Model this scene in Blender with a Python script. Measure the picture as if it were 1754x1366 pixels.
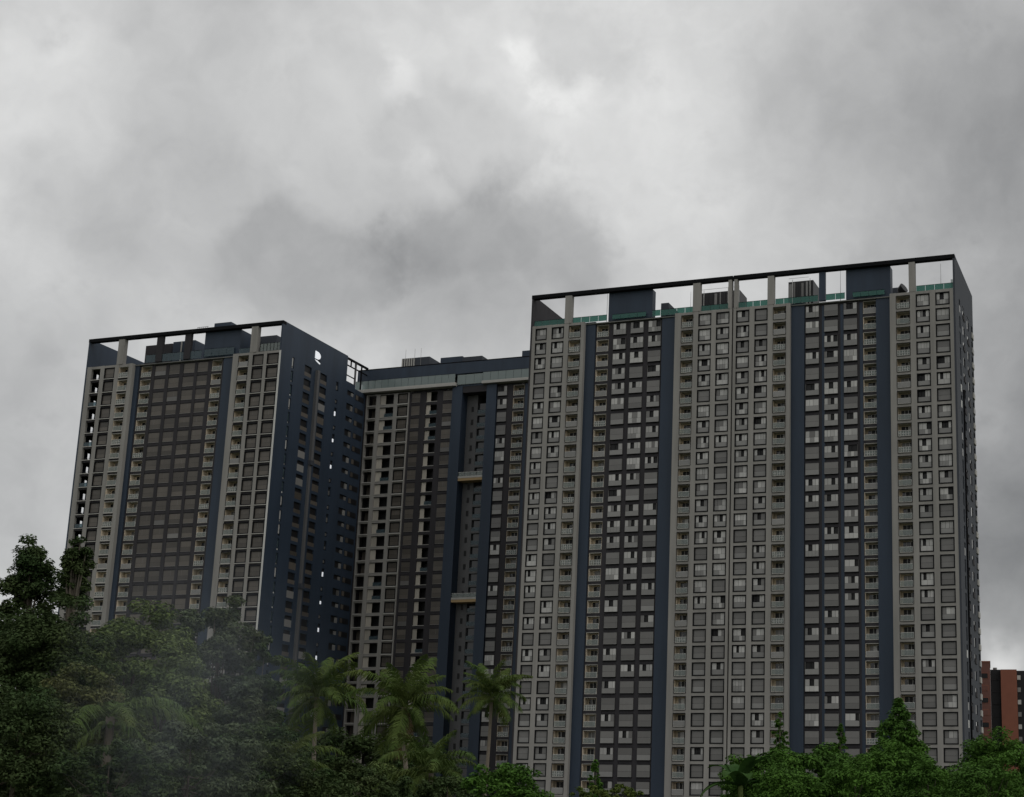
import bpy, math, random
import numpy as np
from mathutils import Vector, Matrix
R_ = math.radians
scene = bpy.context.scene
for o in list(bpy.data.objects): bpy.data.objects.remove(o)
COL = scene.collection
rng = random.Random(7)

# ------------------------------------------------------------------ camera
HC = 1.7                                    # eye height
F, CX, CY, W, H = 2525.56, 1200.81, 818.55, 1754.0, 1366.0
PITCH, ROLL, YAW = 0.224884, 0.0183513, -0.3197535
fw = Vector((math.sin(YAW)*math.cos(PITCH), math.cos(YAW)*math.cos(PITCH), math.sin(PITCH)))
r0 = Vector((math.cos(YAW), -math.sin(YAW), 0)); u0 = r0.cross(fw)
rt = r0*math.cos(ROLL)+u0*math.sin(ROLL); up = -r0*math.sin(ROLL)+u0*math.cos(ROLL)
cd = bpy.data.cameras.new('camera'); cam = bpy.data.objects.new('camera', cd); COL.objects.link(cam)
cam.matrix_world = Matrix(((rt.x, up.x, -fw.x, 0), (rt.y, up.y, -fw.y, 0), (rt.z, up.z, -fw.z, HC), (0, 0, 0, 1)))
cd.sensor_fit = 'HORIZONTAL'; cd.sensor_width = 36; cd.lens = 36*F/W
cd.shift_x = (W/2-CX)/W; cd.shift_y = (CY-H/2)/W
cd.clip_start = 0.5; cd.clip_end = 20000
scene.camera = cam

def ray(px, py):                            # pixel of the photograph -> direction
    d = fw+rt*((px-CX)/F)-up*((py-CY)/F); return d.normalized()
def at(px, py, dist):                       # ... -> point at a horizontal distance
    d = ray(px, py); k = dist/math.hypot(d.x, d.y); return Vector((d.x*k, d.y*k, HC+d.z*k))

# ------------------------------------------------------------------ sky
SKY_STRENGTH = 0.1
SUN_DIR = Vector((0.72, -0.22, 0.66)).normalized()
world = bpy.data.worlds.new('World'); scene.world = world; world.use_nodes = True
nt = world.node_tree; nt.nodes.clear()
def N(t, tree=None, **k):
    n = (tree or nt).nodes.new(t)
    for a, b in k.items(): setattr(n, a, b)
    return n
def math_(op, a, b=None, c=None, tree=None):
    T = tree or nt
    n = N('ShaderNodeMath', T, operation=op)
    for i, v in enumerate((a, b, c)):
        if v is None: continue
        if isinstance(v, (int, float)): n.inputs[i].default_value = v
        else: T.links.new(v, n.inputs[i])
    return n.outputs[0]
def vmath(op, a, b=None, scale=None, tree=None):
    T = tree or nt
    n = N('ShaderNodeVectorMath', T, operation=op)
    for i, v in enumerate((a, b)):
        if v is None: continue
        if isinstance(v, (tuple, list, Vector)): n.inputs[i].default_value = tuple(v)
        else: T.links.new(v, n.inputs[i])
    if scale is not None: n.inputs['Scale'].default_value = scale
    return n.outputs['Value' if op == 'DOT_PRODUCT' else 'Vector']
tc = N('ShaderNodeTexCoord')
D = vmath('NORMALIZE', tc.outputs['Generated'])
def noise(vec, scale, detail, rough=0.5, lac=2.0, tree=None, out='Fac'):
    T = tree or nt
    n = N('ShaderNodeTexNoise', T); T.links.new(vec, n.inputs['Vector'])
    n.inputs['Scale'].default_value = scale; n.inputs['Detail'].default_value = detail
    n.inputs['Roughness'].default_value = rough; n.inputs['Lacunarity'].default_value = lac
    return n.outputs[out]
warp = vmath('SCALE', vmath('SUBTRACT', noise(D, 7, 3, .55, out='Color'), (.5, .5, .5)), scale=.06)
warp2 = vmath('SCALE', vmath('SUBTRACT', noise(D, 26, 3, .55, out='Color'), (.5, .5, .5)), scale=.03)
Dw = vmath('NORMALIZE', vmath('ADD', vmath('ADD', D, warp), warp2))
# broad cloud cover (same everywhere), then the cloud banks that the photograph shows
val = math_('ADD', .81, math_('MULTIPLY', math_('SUBTRACT', noise(Dw, 5.5, 6, .5), .5), .24))
val = math_('ADD', val, math_('MULTIPLY', math_('SUBTRACT', noise(Dw, 17, 6, .58), .5), .17))
BANKS = [(1720, 190, 190, -.10), (1660, 90, 170, -.04), (640, 455, 130, -.05), (900, 470, 150, -.04), (350, 330, 170, -.03), (250, 60, 200, -.03), (1780, 480, 240, -.09), (480, 195, 80, .04), (100, 150, 90, .04), (60, 480, 90, .04), (1000, 250, 150, .02),
         (1250, 150, 170, .02), (1740, 700, 170, -.08), (600, 60, 120, .03), (1150, 330, 120, .02), (900, 150, 170, .05),
         (1740, 980, 150, -.2), (1735, 1130, 26, .2), (170, 370, 90, -.05), (300, 30, 150, -.02), (640, 580, 150, .03), (-60, 820, 220, -.07), (30, 640, 150, -.03)]
def blob(px, py, sg, vec):
    d = ray(px, py); k = 1.0/((sg/F)**2)
    return math_('EXPONENT', math_('MULTIPLY', math_('SUBTRACT', vmath('DOT_PRODUCT', vec, d), 1.0), k))
def smooth(x, a, b):
    n = N('ShaderNodeMapRange', interpolation_type='SMOOTHSTEP'); nt.links.new(x, n.inputs[0])
    n.inputs[1].default_value = a; n.inputs[2].default_value = b; return n.outputs[0]
for px, py, sg, amp in BANKS: val = math_('MULTIPLY_ADD', blob(px, py, sg*1.1, Dw), amp, val)
fine = math_('SUBTRACT', noise(D, 34, 6, .6), .5); mid_ = math_('SUBTRACT', noise(D, 17, 5, .6), .5)
def bank(blobs, amp, lo, hi, nz):          # a cumulus bank: summed blobs, broken edge
    f = None
    for b in blobs:
        e = blob(*b, Dw2); f = e if f is None else math_('ADD', f, e)
    return math_('MULTIPLY', smooth(math_('MULTIPLY_ADD', fine, nz*.6, math_('MULTIPLY_ADD', mid_, nz*1.5, f)), lo, hi), amp)
Dw2 = vmath('NORMALIZE', vmath('ADD', D, warp2))
for bl, amp, lo, hi, nz in (
    (((735, 405, 45), (800, 430, 60), (890, 425, 60), (985, 440, 50), (860, 370, 45), (940, 375, 40), (1020, 460, 40), (680, 440, 50)), -.085, .1, 1.9, 1.5),
    (((870, 450, 110), (760, 460, 90), (960, 470, 80)), -.05, .2, 1.5, .4),
    (((462, 385, 32), (440, 430, 40), (485, 425, 45), (545, 440, 40), (430, 480, 60), (600, 480, 60), (500, 490, 60), (640, 460, 50)), -.075, .1, 1.9, 1.5),
    (((1065, 95, 45), (1000, 110, 40), (950, 60, 40)), -.06, .1, 1.2, 1.6),
    (((740, 190, 50), (720, 240, 45), (800, 230, 60), (870, 270, 50), (790, 290, 50)), -.06, .1, 1.4, 1.6),
    (((930, 165, 30), (690, 140, 30), (700, 290, 25), (1000, 150, 30), (900, 90, 22), (760, 330, 25)), .07, .15, 1.2, 1.8)):
    val = math_('ADD', val, bank(bl, amp, lo, hi, nz))
val = math_('MULTIPLY_ADD', fine, .05, val)
lin = math_('POWER', math_('MAXIMUM', val, .05), 2.2)
cr = N('ShaderNodeCombineColor')
nt.links.new(math_('MULTIPLY', math_('POWER', lin, 1.005), 1/SKY_STRENGTH), cr.inputs[0])
nt.links.new(math_('MULTIPLY', lin, 1/SKY_STRENGTH), cr.inputs[1])
nt.links.new(math_('MULTIPLY', math_('POWER', lin, .985), .985/SKY_STRENGTH), cr.inputs[2])
sky = N('ShaderNodeTexSky', sky_type='NISHITA', sun_disc=False)
sky.sun_elevation = math.asin(SUN_DIR.z); sky.sun_rotation = math.atan2(SUN_DIR.x, SUN_DIR.y)
mx = N('ShaderNodeMix', data_type='RGBA'); mx.inputs[0].default_value = .96
nt.links.new(sky.outputs[0], mx.inputs[6]); nt.links.new(cr.outputs[0], mx.inputs[7])
bg = N('ShaderNodeBackground'); bg.inputs[1].default_value = SKY_STRENGTH
nt.links.new(mx.outputs[2], bg.inputs[0])
world.cycles.sampling_method = 'MANUAL'; world.cycles.sample_map_resolution = 512
wo = N('ShaderNodeOutputWorld'); nt.links.new(bg.outputs[0], wo.inputs[0])

sl = bpy.data.lights.new('sun', 'SUN'); sl.energy = .5; sl.angle = R_(35); sl.color = (1, .96, .9)
so = bpy.data.objects.new('sun', sl); COL.objects.link(so)
so.rotation_euler = SUN_DIR.to_track_quat('Z', 'Y').to_euler()
scene.cycles.max_bounces = 5; scene.cycles.diffuse_bounces = 3; scene.cycles.transparent_max_bounces = 8
scene.view_settings.view_transform = 'Standard'; scene.view_settings.look = 'None'
scene.view_settings.exposure = 0.0; scene.view_settings.gamma = 1.0

# ------------------------------------------------------------------ materials
MATS = {}
def mat(name, col, rough=.7, var=.12, scale=.6, stretch=1.0, rand=0.0, spec=.3, bump=0.0, island=0.0, col2=None):
    """colour with a noise of wear (var), stretched vertically for rain streaks; rand = per-object, island = per-piece variation"""
    m = bpy.data.materials.new(name); m.use_nodes = True; T = m.node_tree
    b = T.nodes['Principled BSDF']
    b.inputs['Roughness'].default_value = rough; b.inputs['Specular IOR Level'].default_value = spec
    g = N('ShaderNodeNewGeometry', T)
    mp = N('ShaderNodeMapping', T); mp.inputs['Scale'].default_value = (1, 1, 1/stretch)
    T.links.new(g.outputs['Position'], mp.inputs[0])
    n1 = noise(mp.outputs[0], scale, 5, .6, tree=T)
    f = math_('MULTIPLY_ADD', math_('SUBTRACT', n1, .5, tree=T), 2*var, 1.0, tree=T)
    if rand:
        oi = N('ShaderNodeObjectInfo', T)
        f = math_('MULTIPLY', f, math_('MULTIPLY_ADD', math_('SUBTRACT', oi.outputs['Random'], .5, tree=T), 2*rand, 1.0, tree=T), tree=T)
    base = None
    if island:
        f = math_('MULTIPLY', f, math_('MULTIPLY_ADD', math_('SUBTRACT', g.outputs['Random Per Island'], .5, tree=T), 2*island, 1.0, tree=T), tree=T)
    if col2 is not None:
        mm = N('ShaderNodeMix', T, data_type='RGBA')
        mm.inputs[6].default_value = (*col, 1); mm.inputs[7].default_value = (*col2, 1)
        n2 = noise(g.outputs['Position'], .45, 3, .5, tree=T)
        fac = math_('MULTIPLY_ADD', math_('SUBTRACT', n2, .5, tree=T), 3.0, .5, tree=T)
        mx2 = N('ShaderNodeClamp', T); T.links.new(fac, mx2.inputs[0]); T.links.new(mx2.outputs[0], mm.inputs[0])
        base = mm.outputs[2]
    vs = N('ShaderNodeVectorMath', T, operation='SCALE')
    if base is None: vs.inputs[0].default_value = col
    else: T.links.new(base, vs.inputs[0])
    T.links.new(f, vs.inputs['Scale']); T.links.new(vs.outputs[0], b.inputs['Base Color'])
    if bump:
        bp = N('ShaderNodeBump', T); bp.inputs['Strength'].default_value = bump; bp.inputs['Distance'].default_value = .03
        T.links.new(noise(g.outputs['Position'], 14, 4, .6, tree=T), bp.inputs['Height']); T.links.new(bp.outputs[0], b.inputs['Normal'])
    MATS[name] = m; return m
def leafmat(name, col, col2, island=.22, trans=.15):
    m = mat(name, col, .8, .25, .8, island=island, spec=.08, col2=col2)
    T = m.node_tree; b = T.nodes['Principled BSDF']; out = T.nodes['Material Output']
    tr = N('ShaderNodeBsdfTranslucent', T); T.links.new(b.inputs['Base Color'].links[0].from_socket, tr.inputs[0])
    ms = N('ShaderNodeMixShader', T); ms.inputs[0].default_value = trans
    T.links.new(b.outputs[0], ms.inputs[1]); T.links.new(tr.outputs[0], ms.inputs[2]); T.links.new(ms.outputs[0], out.inputs[0])
    return m
def glassmat(name, tint, opacity, body):
    m = bpy.data.materials.new(name); m.use_nodes = True; T = m.node_tree
    b = T.nodes['Principled BSDF']; out = T.nodes['Material Output']
    b.inputs['Base Color'].default_value = (*body, 1); b.inputs['Roughness'].default_value = .12
    tr = N('ShaderNodeBsdfTransparent', T); tr.inputs[0].default_value = (*tint, 1)
    ms = N('ShaderNodeMixShader', T); ms.inputs[0].default_value = opacity
    T.links.new(tr.outputs[0], ms.inputs[1]); T.links.new(b.outputs[0], ms.inputs[2]); T.links.new(ms.outputs[0], out.inputs[0])
    MATS[name] = m; return m
mat('grey_paint', (.270, .260, .243), .8, .42, .5, 9.0, bump=.15)
mat('dark_paint', (.034, .032, .036), .8, .4, .5, 9.0)
mat('navy_paint', (.027, .041, .064), .55, .4, .4, 9.0)
mat('frame_black', (.007, .0075, .009), .8, .1, spec=.1)
mat('cream_paint', (.60, .51, .39), .8, .12, .8, rand=.25)
mat('white_metal', (.55, .55, .53), .5, .1, 1.0)
mat('curtain', (.39, .385, .37), .25, .12, 2.0, 2.0, rand=.22, island=.12, spec=.5)
mat('blind', (.14, .136, .13), .3, .12, 1.5, 3.0, rand=.22, spec=.5)
mat('panel', (.215, .212, .205), .4, .12, 1.2, 2.0, rand=.15, spec=.5)
mat('net_dark', (.088, .077, .065), .4, .2, 1.2, 2.0, rand=.35, spec=.4)
mat('duct_grey', (.105, .105, .108), .8, .15, .5, 6.0)
mat('pale_panel', (.40, .37, .32), .7, .15, 1.0, rand=.2)
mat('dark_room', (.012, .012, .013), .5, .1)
mat('dark_glass', (.02, .022, .025), .12, .1, rand=.3, spec=.5)
mat('slab_white', (.40, .39, .365), .8, .15, .8)
mat('wood_soffit', (.36, .255, .135), .7, .15, 1.0)
mat('roof_grey', (.16, .16, .155), .9, .2, .8)
mat('brick_red', (.27, .105, .07), .85, .15, .6)
mat('brick_brown', (.18, .085, .07), .85, .15, .6)
mat('black_clad', (.018, .018, .02), .5, .15)
mat('bark', (.11, .095, .075), .9, .3, 3.0, bump=.5)
mat('palm_bark', (.17, .145, .115), .9, .25, 4.0, bump=.5)
mat('grass', (.05, .075, .025), .9, .3, .8, col2=(.08, .08, .035))
mat('asphalt_grey', (.2, .2, .19), .9, .2, .5)
mat('white_sign', (.85, .86, .9), .5, .03)
b_ = MATS['white_sign'].node_tree.nodes['Principled BSDF']; b_.inputs['Emission Color'].default_value = (.9, .95, 1, 1); b_.inputs['Emission Strength'].default_value = .45   # backlit
glassmat('rail_glass', (.8, .84, .82), .4, (.30, .33, .32))
glassmat('green_glass', (.35, .6, .53), .55, (.05, .17, .145))
glassmat('pale_glass', (.6, .7, .68), .72, (.25, .30, .295))
glassmat('blue_glass', (.5, .62, .66), .45, (.10, .14, .16))
leafmat('leaf_olive', (.140, .180, .060), (.085, .125, .040))
leafmat('leaf_dark', (.048, .082, .030), (.070, .095, .036))
leafmat('leaf_green', (.085, .180, .030), (.058, .125, .024))
leafmat('leaf_brownish', (.135, .140, .056), (.080, .105, .040))
leafmat('leaf_grey', (.090, .122, .068), (.100, .120, .060))
leafmat('leaf_lime', (.11, .14, .03), (.07, .11, .025))
leafmat('frond_green', (.065, .110, .028), (.090, .115, .032), .25)
leafmat('frond_dead', (.12, .085, .045), (.09, .065, .035), .3)
leafmat('banana_leaf', (.030, .075, .018), (.045, .09, .02), .1)

# ------------------------------------------------------------------ mesh helpers
class MB:
    def __init__(s): s.v = []; s.f = []; s.m = []; s.mats = []
    def mi(s, name):
        if name not in s.mats: s.mats.append(name)
        return s.mats.index(name)
    def box(s, x0, x1, y0, y1, z0, z1, m):
        b = len(s.v); k = s.mi(m)
        s.v += [(x0,y0,z0),(x1,y0,z0),(x1,y1,z0),(x0,y1,z0),(x0,y0,z1),(x1,y0,z1),(x1,y1,z1),(x0,y1,z1)]
        for q in ((0,3,2,1),(4,5,6,7),(0,1,5,4),(1,2,6,5),(2,3,7,6),(3,0,4,7)): s.f.append(tuple(b+i for i in q)); s.m.append(k)
        return s
    def poly(s, pts, m):
        b = len(s.v); s.v += [tuple(p) for p in pts]; s.f.append(tuple(range(b, b+len(pts)))); s.m.append(s.mi(m)); return s
    def tube(s, pts, rad, m, n=7):
        k = s.mi(m); rings = []
        for i, p in enumerate(pts):
            p = Vector(p); a = Vector(pts[min(i+1, len(pts)-1)])-Vector(pts[max(i-1, 0)])
            a = a.normalized() if a.length > 1e-6 else Vector((0, 0, 1))
            x = a.cross(Vector((0, 1, .13))).normalized(); y = a.cross(x)
            b = len(s.v); rings.append(b)
            for j in range(n):
                t = 2*math.pi*j/n; s.v.append(tuple(p+(x*math.cos(t)+y*math.sin(t))*rad[i]))
        for a, b in zip(rings, rings[1:]):
            for j in range(n): s.f.append((a+j, a+(j+1) % n, b+(j+1) % n, b+j)); s.m.append(k)
        s.f.append(tuple(rings[-1]+j for j in range(n))); s.m.append(k)
        s.f.append(tuple(rings[0]+j for j in reversed(range(n)))); s.m.append(k)
        return s
    def mesh(s, name):
        me = bpy.data.meshes.new(name); me.from_pydata(s.v, [], s.f)
        for x in s.mats: me.materials.append(MATS[x])
        me.polygons.foreach_set('material_index', s.m); me.update(); return me
def add(name, me, parent=None, loc=(0, 0, 0), rz=0.0, scale=None, label=None, cat=None, group=None, kind=None):
    if isinstance(me, MB): me = me.mesh(name)
    o = bpy.data.objects.new(name, me); COL.objects.link(o); o.parent = parent; o.location = loc
    if rz: o.rotation_euler = (0, 0, rz)
    if scale: o.scale = scale
    for k, v in (('label', label), ('category', cat), ('group', group), ('kind', kind)):
        if v: o[k] = v
    return o

# ------------------------------------------------------------------ ground
g = MB(); g.poly([(-6000, -3000, 0), (6000, -3000, 0), (6000, 9000, 0), (-6000, 9000, 0)], 'grass'); add('ground', g, kind='structure')
g = MB(); g.box(-260, 10, 225, 251, -.05, .06, 'asphalt_grey'); add('forecourt_pavement', g, kind='structure')

# ------------------------------------------------------------------ facade units (shared meshes)
UW, UH = 2.55, 2.45                       # opening
def pane_variant(seed, kind, net):
    """upper panes + lower panel; y grows inwards. returns (pane mesh, lower panel mesh)"""
    r = random.Random(seed); p = MB(); q = MB()
    xl, xr = (-1.08, 1.08) if kind == 'framed' else (-1.2, 1.2)
    zb, zt = (.2, 2.25) if kind == 'framed' else (.17, 2.28)
    zm = zb+(zt-zb)*r.uniform(.42, .46)
    yf = .16 if kind == 'framed' else -.27
    t = r.random()
    if net == 'net_dark' or t < .30:       # closed blind or net over the whole window
        p.box(xl, xr, yf, yf+.04, zm+.02, zt, net)
        q.box(xl, xr, yf-.012, yf+.04, zb, zm-.02, net if net == 'net_dark' and r.random() < .93 or r.random() < .8 else ('blind' if net == 'net_dark' else 'panel'))
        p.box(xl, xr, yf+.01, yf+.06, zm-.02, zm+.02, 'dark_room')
        if r.random() < .4: x = r.uniform(-.5, .5); p.box(x-.02, x+.02, yf-.01, yf-.001, zm+.02, zt, 'blind')
    else:
        n = r.choice((3, 3, 4, 4)); ws = [r.uniform(.7, 1.2) for _ in range(n)]; sc = (xr-xl)/sum(ws)
        openi = set()
        if t < .82: openi.add(r.choice((1, 1, 1, 2)) if n > 3 else r.choice((1, 1, 0, 2)))
        if t < .40: openi.add(r.randrange(n))
        x = xl
        for i, w in enumerate(ws):
            w *= sc
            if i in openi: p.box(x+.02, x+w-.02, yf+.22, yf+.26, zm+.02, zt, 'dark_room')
            else: p.box(x+.02, x+w-.02, yf, yf+.05, zm+.02, zt, 'curtain' if r.random() < .8 else 'blind')
            p.box(x+w-.02, x+w+.015, yf+.01, yf+.08, zm, zt, 'frame_black')
            x += w
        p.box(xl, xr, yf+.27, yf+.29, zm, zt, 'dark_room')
        if r.random() < .3:
            m = r.choice((2, 3, 4))
            for i in range(m): q.box(xl+(xr-xl)*i/m+.015, xl+(xr-xl)*(i+1)/m-.015, yf-.012, yf+.05, zb, zm-.015, 'panel' if r.random() < .75 else 'curtain')
            q.box(xl, xr, yf+.052, yf+.06, zb, zm-.015, 'dark_room')
        else: q.box(xl, xr, yf-.012, yf+.05, zb, zm-.015, 'panel')
        p.box(xl, xr, yf+.0, yf+.055, zm-.015, zm+.018, 'frame_black')
    return p.mesh('pane'), q.mesh('lower_panel')
def framed_frame():
    m = MB(); a, b = UW/2-.004, UW/2-.2
    m.box(-a, a, -.05, .5, .0, .2, 'frame_black'); m.box(-a, a, -.05, .5, UH-.2, UH-.003, 'frame_black')
    m.box(-a, -b, -.048, .5, .2, UH-.2, 'frame_black'); m.box(b, a, -.048, .5, .2, UH-.2, 'frame_black'); return m.mesh('window')
def bay_frame():
    m = MB(); a = UW/2-.03
    m.box(-a, a, -.30, .5, 0.02, .15, 'frame_black'); m.box(-a, a, -.30, .5, 2.29, 2.38, 'dark_paint'); m.box(-a, a, -.33, -.301, .12, .18, 'panel')  # black bottom strip is the shadow under the bay, put in as colour
    m.box(-a, -a+.04, -.28, .5, .15, 2.29, 'blind'); m.box(a-.04, a, -.28, .5, .15, 2.29, 'blind'); return m.mesh('bay_window')
def balcony_shell(framed):
    m = MB(); a = UW/2-.004; dp = 1.55
    m.box(-a, -a+.08, .02, dp, .1, UH-.1, 'cream_paint'); m.box(a-.08, a, .02, dp, .1, UH-.1, 'cream_paint')
    m.box(-a, a, -.08, dp, 0.0, .1, 'slab_white'); m.box(-a, a, 0.02, dp, UH-.1, UH-.003, 'slab_white')
    m.box(-a, a, dp, dp+.1, 0, UH-.003, 'cream_paint')
    if framed:
        for x0, x1, z0, z1 in ((-a, -a+.1, -.01, UH-.02), (a-.1, a, -.01, UH-.02), (-a+.1, a-.1, UH-.12, UH-.02), (-a+.1, a-.1, -.09, -.004)): m.box(x0, x1, -.12, -.002 if z1 > 0 else -.09, z0, z1, 'frame_black')
    return m.mesh('balcony')
def door_variant(seed):
    r = random.Random(seed); m = MB(); x = -.75+r.uniform(-.15, .1); y = 1.46
    ws = [r.uniform(.5, .8) for _ in range(3)]; s = (1.16-x)/sum(ws)
    for i, w in enumerate(ws):
        w *= s; t = r.random()
        m.box(x+.02, x+w-.02, y, y+.05, .14, 2.15, 'dark_room' if t < .5 else ('dark_glass' if t < .7 else ('blind' if t < .87 else 'curtain'))); x += w
        m.box(x-.03, x+.03, y-.03, y+.049, .1, 2.2, 'white_metal')
    m.box(x-1.0, x, y-.03, y-.001, 2.15, 2.22, 'white_metal')
    return m.mesh('door')
def rail_variant(seed):
    r = random.Random(seed); m = MB(); a = UW/2-.12; t = r.random()
    m.box(-a, a, -.06, .0, 1.0, 1.06, 'white_metal'); m.box(-a, -a+.05, -.055, -.005, .1, 1.0, 'white_metal'); m.box(a-.05, a, -.055, -.005, .1, 1.0, 'white_metal')
    if t < .55: m.box(-a+.05, a-.05, -.035, -.02, .14, 1.0, 'rail_glass')
    elif t < .8: m.box(-a+.05, a-.05, -.035, -.02, .14, 1.0, 'panel')
    else:
        m.box(-a+.05, a-.05, -.05, -.01, .5, .54, 'white_metal')
        for i in range(1, 5): x = -a+2*a*i/5; m.box(x-.025, x+.025, -.05, -.01, .1, 1.0, 'white_metal')
        m.box(-a+.05, a-.05, -.008, .002, .14, 1.0, 'rail_glass')
    return m.mesh('railing')
FR = {'framed': framed_frame(), 'bay': bay_frame()}
PV = {(k, n): [pane_variant(i*31+len(k)*7+len(n), k, n) for i in range(26)] for k in FR for n in ('blind', 'net_dark')}
def loggia_shell():
    m = MB(); a = UW/2-.004
    m.box(-a, -a+.95, .25, .33, .1, UH-.1, 'pale_panel'); m.box(-a, a, -.08, 2.0, 0, .1, 'slab_white'); m.box(-a, a, .02, 2.0, UH-.1, UH-.003, 'dark_paint')
    m.box(-a, a, 1.9, 2.0, .1, UH-.1, 'dark_room'); m.box(-a, -a+.08, .33, 1.9, .1, UH-.1, 'dark_paint'); m.box(a-.08, a, .02, 1.9, .1, UH-.1, 'dark_paint')
    return m.mesh('balcony')
LS = loggia_shell(); LRL = MB().box(-UW/2+.9, UW/2-.02, .0, .04, .95, 1.0, 'dark_paint').box(-UW/2+.9, UW/2-.02, .01, .03, .12, .9, 'blue_glass').mesh('railing')
BS = {True: balcony_shell(True), False: balcony_shell(False)}
DV = [door_variant(i) for i in range(14)]; RV = [rail_variant(i) for i in range(10)]
NAMES = {'framed': 'window', 'bay': 'bay_window'}
def unit(root, kind, x0, x1, d, z, net='blind', blind_bias=0.0):
    sx = (x1-x0)/UW; loc = ((x0+x1)/2, d, z)
    if kind in FR:
        o = add(NAMES[kind], FR[kind], root, loc, scale=(sx, 1, 1))
        vs = PV[(kind, net)]
        p, q = rng.choice(vs)
        if rng.random() < blind_bias: p, q = PV[(kind, 'net_dark')][rng.randrange(26)] if net == 'net_dark' else BLINDS[kind][rng.randrange(len(BLINDS[kind]))]
        add('pane', p, o); add('lower_panel', q, o)
    elif kind == 'loggia':
        o = add('balcony', LS, root, loc, scale=(sx, 1, 1))
        if rng.random() < .3: add('railing', LRL, o)
    else:
        o = add('balcony', BS[kind == 'fbalcony'], root, loc, scale=(sx, 1, 1))
        add('door', rng.choice(DV), o); add('railing', rng.choice(RV), o)
    return o
BLINDS = {k: [v for i, v in enumerate(PV[(k, 'blind')]) if len(v[0].polygons) <= 18] for k in FR}

ZR, ZT, NF = 95.0, 101.45, 31              # roof level, top of roof frame, floors
def section(root, name, x0, x1, cols, d, m, floors, thick=.6, depth_end=3.0, proud=.07, top=ZR, sm=None):
    """pierced wall: full-height piers between the columns, a spandrel on each floor in each column"""
    w = MB(); zb = 0.0; edges = [x0]+[e for c in cols for e in c[:2]]+[x1]
    n = len(edges)//2
    for i in range(n):
        a, b = edges[2*i], edges[2*i+1]
        w.box(a, b, d-proud, d+(depth_end-d if i in (0, n-1) and not (i == 0 and cols[0][2] == 'open') else thick), zb, top, m)
    for c in cols:
        w.box(c[0]-.002, c[1]+.002, d, d+thick, ZR-.56, top-.01, m)
        for k in range(2, floors+1):
            z = ZR-3*(k-1); w.box(c[0]-.002, c[1]+.002, d+(.15 if sm else 0), d+thick, z-.55, z, sm or m)
        z = ZR-3*floors; w.box(c[0]-.002, c[1]+.002, d, d+thick, 0, z, m)
    return add(name, w, root)
def fill(root, cols, d, floors, net='blind', first=1):
    for x0, x1, kind in cols:
        for k in range(first, floors+1):
            bias = 0.0 if net == 'net_dark' else max(0, (k-9)/22*.75)
            unit(root, kind, x0, x1, d, ZR-3*k, net, bias)

def shift(us, X0, Y0, d):                  # columns measured on the front plane -> on a plane d behind it
    k = 1+d/Y0
    return [((X0+a)*k-X0, (X0+b)*k-X0, c) for a, b, c in us]

# ------------------------------------------------------------------ right tower
XR, YR, WR = -119.47, 252.36, 83.4
RT = add('apartment_tower', None, None, (XR, YR, 0), label='right tower with grey window grids, two dark bays and a split open roof frame', cat='building', group='towers of the apartment complex')
REC = 1.2
A = [(1.05, 3.5, 'framed'), (4.5, 7.15, 'framed'), (8.2, 10.7, 'fbalcony')]
C = [(31.4, 33.8, 'fbalcony'), (34.8, 37.4, 'framed'), (38.35, 41.0, 'framed'), (42.3, 44.9, 'framed'), (45.9, 48.45, 'framed'), (49.5, 52.0, 'fbalcony')]
Ee = [(72.65, 75.2, 'fbalcony'), (76.25, 78.8, 'framed'), (79.8, 82.4, 'framed')]
B = shift([(14.1, 16.6, 'balcony'), (17.6, 20.25, 'bay'), (21.15, 23.85, 'bay'), (24.8, 27.4, 'bay')], XR, YR, REC)
Dd = shift([(55.8, 58.35, 'bay'), (59.3, 61.9, 'bay'), (62.95, 65.5, 'bay'), (66.55, 69.1, 'balcony')], XR, YR, REC)
section(RT, 'grey_facade', .35, 11.4, A, 0, 'grey_paint', NF); fill(RT, A, 0, NF)
section(RT, 'grey_facade', 30.1, 41.5, C[:3], 0, 'grey_paint', NF); section(RT, 'grey_facade', 41.75, 52.75, C[3:], 0, 'grey_paint', NF); fill(RT, C, 0, NF)
section(RT, 'grey_facade', 71.5, 83.05, Ee, 0, 'grey_paint', NF); fill(RT, Ee, 0, NF)
section(RT, 'dark_facade', 13.4, 27.2, B, REC, 'dark_paint', NF, top=94.9); fill(RT, B, REC, NF)
section(RT, 'dark_facade', 55.3, 68.75, Dd, REC, 'dark_paint', NF, top=94.9); fill(RT, Dd, REC, NF)
for a, b in ((11.41, 13.39), (27.21, 30.09), (52.76, 55.29), (68.76, 71.49)):
    add('navy_band', MB().box(a, b, REC-.35, 3.0, 0, ZR+.1, 'navy_paint'), RT)
add('expansion_joint', MB().box(41.501, 41.749, .35, 3.0, 0, ZR, 'frame_black'), RT)
# navy mullions of the dark bays
for a in (58.9, 62.4, 66.0): add('navy_mullion', MB().box(a-.32, a+.25, REC-.12, REC-.072, 0, 94.2, 'navy_paint'), RT)
add('core', MB().box(.35, 83.05, 3.0, 22.6, 0, 94.6, 'dark_paint').box(.4, 50, 22.61, 50, 0, 94.5, 'dark_paint'), RT)
add('roof_slab', MB().box(.36, 83.04, .61, 22.9, 94.61, 94.8, 'roof_grey').box(.4, 50, 22.91, 50, 94.51, 94.79, 'roof_grey'), RT)
def side_panel(x0, x1, y0, y1): return MB().box(x0, x1, y0, y1, 0, ZT-.01, 'frame_black' if x1-x0 < .2 else 'navy_paint')
w = MB().box(0, .349, -.1, 30, 0, ZT-.01, 'dark_paint'); add('side_wall', w, RT)
mat('side_paint', (.050, .056, .068), .8, .12, .35, 5.0)
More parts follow.
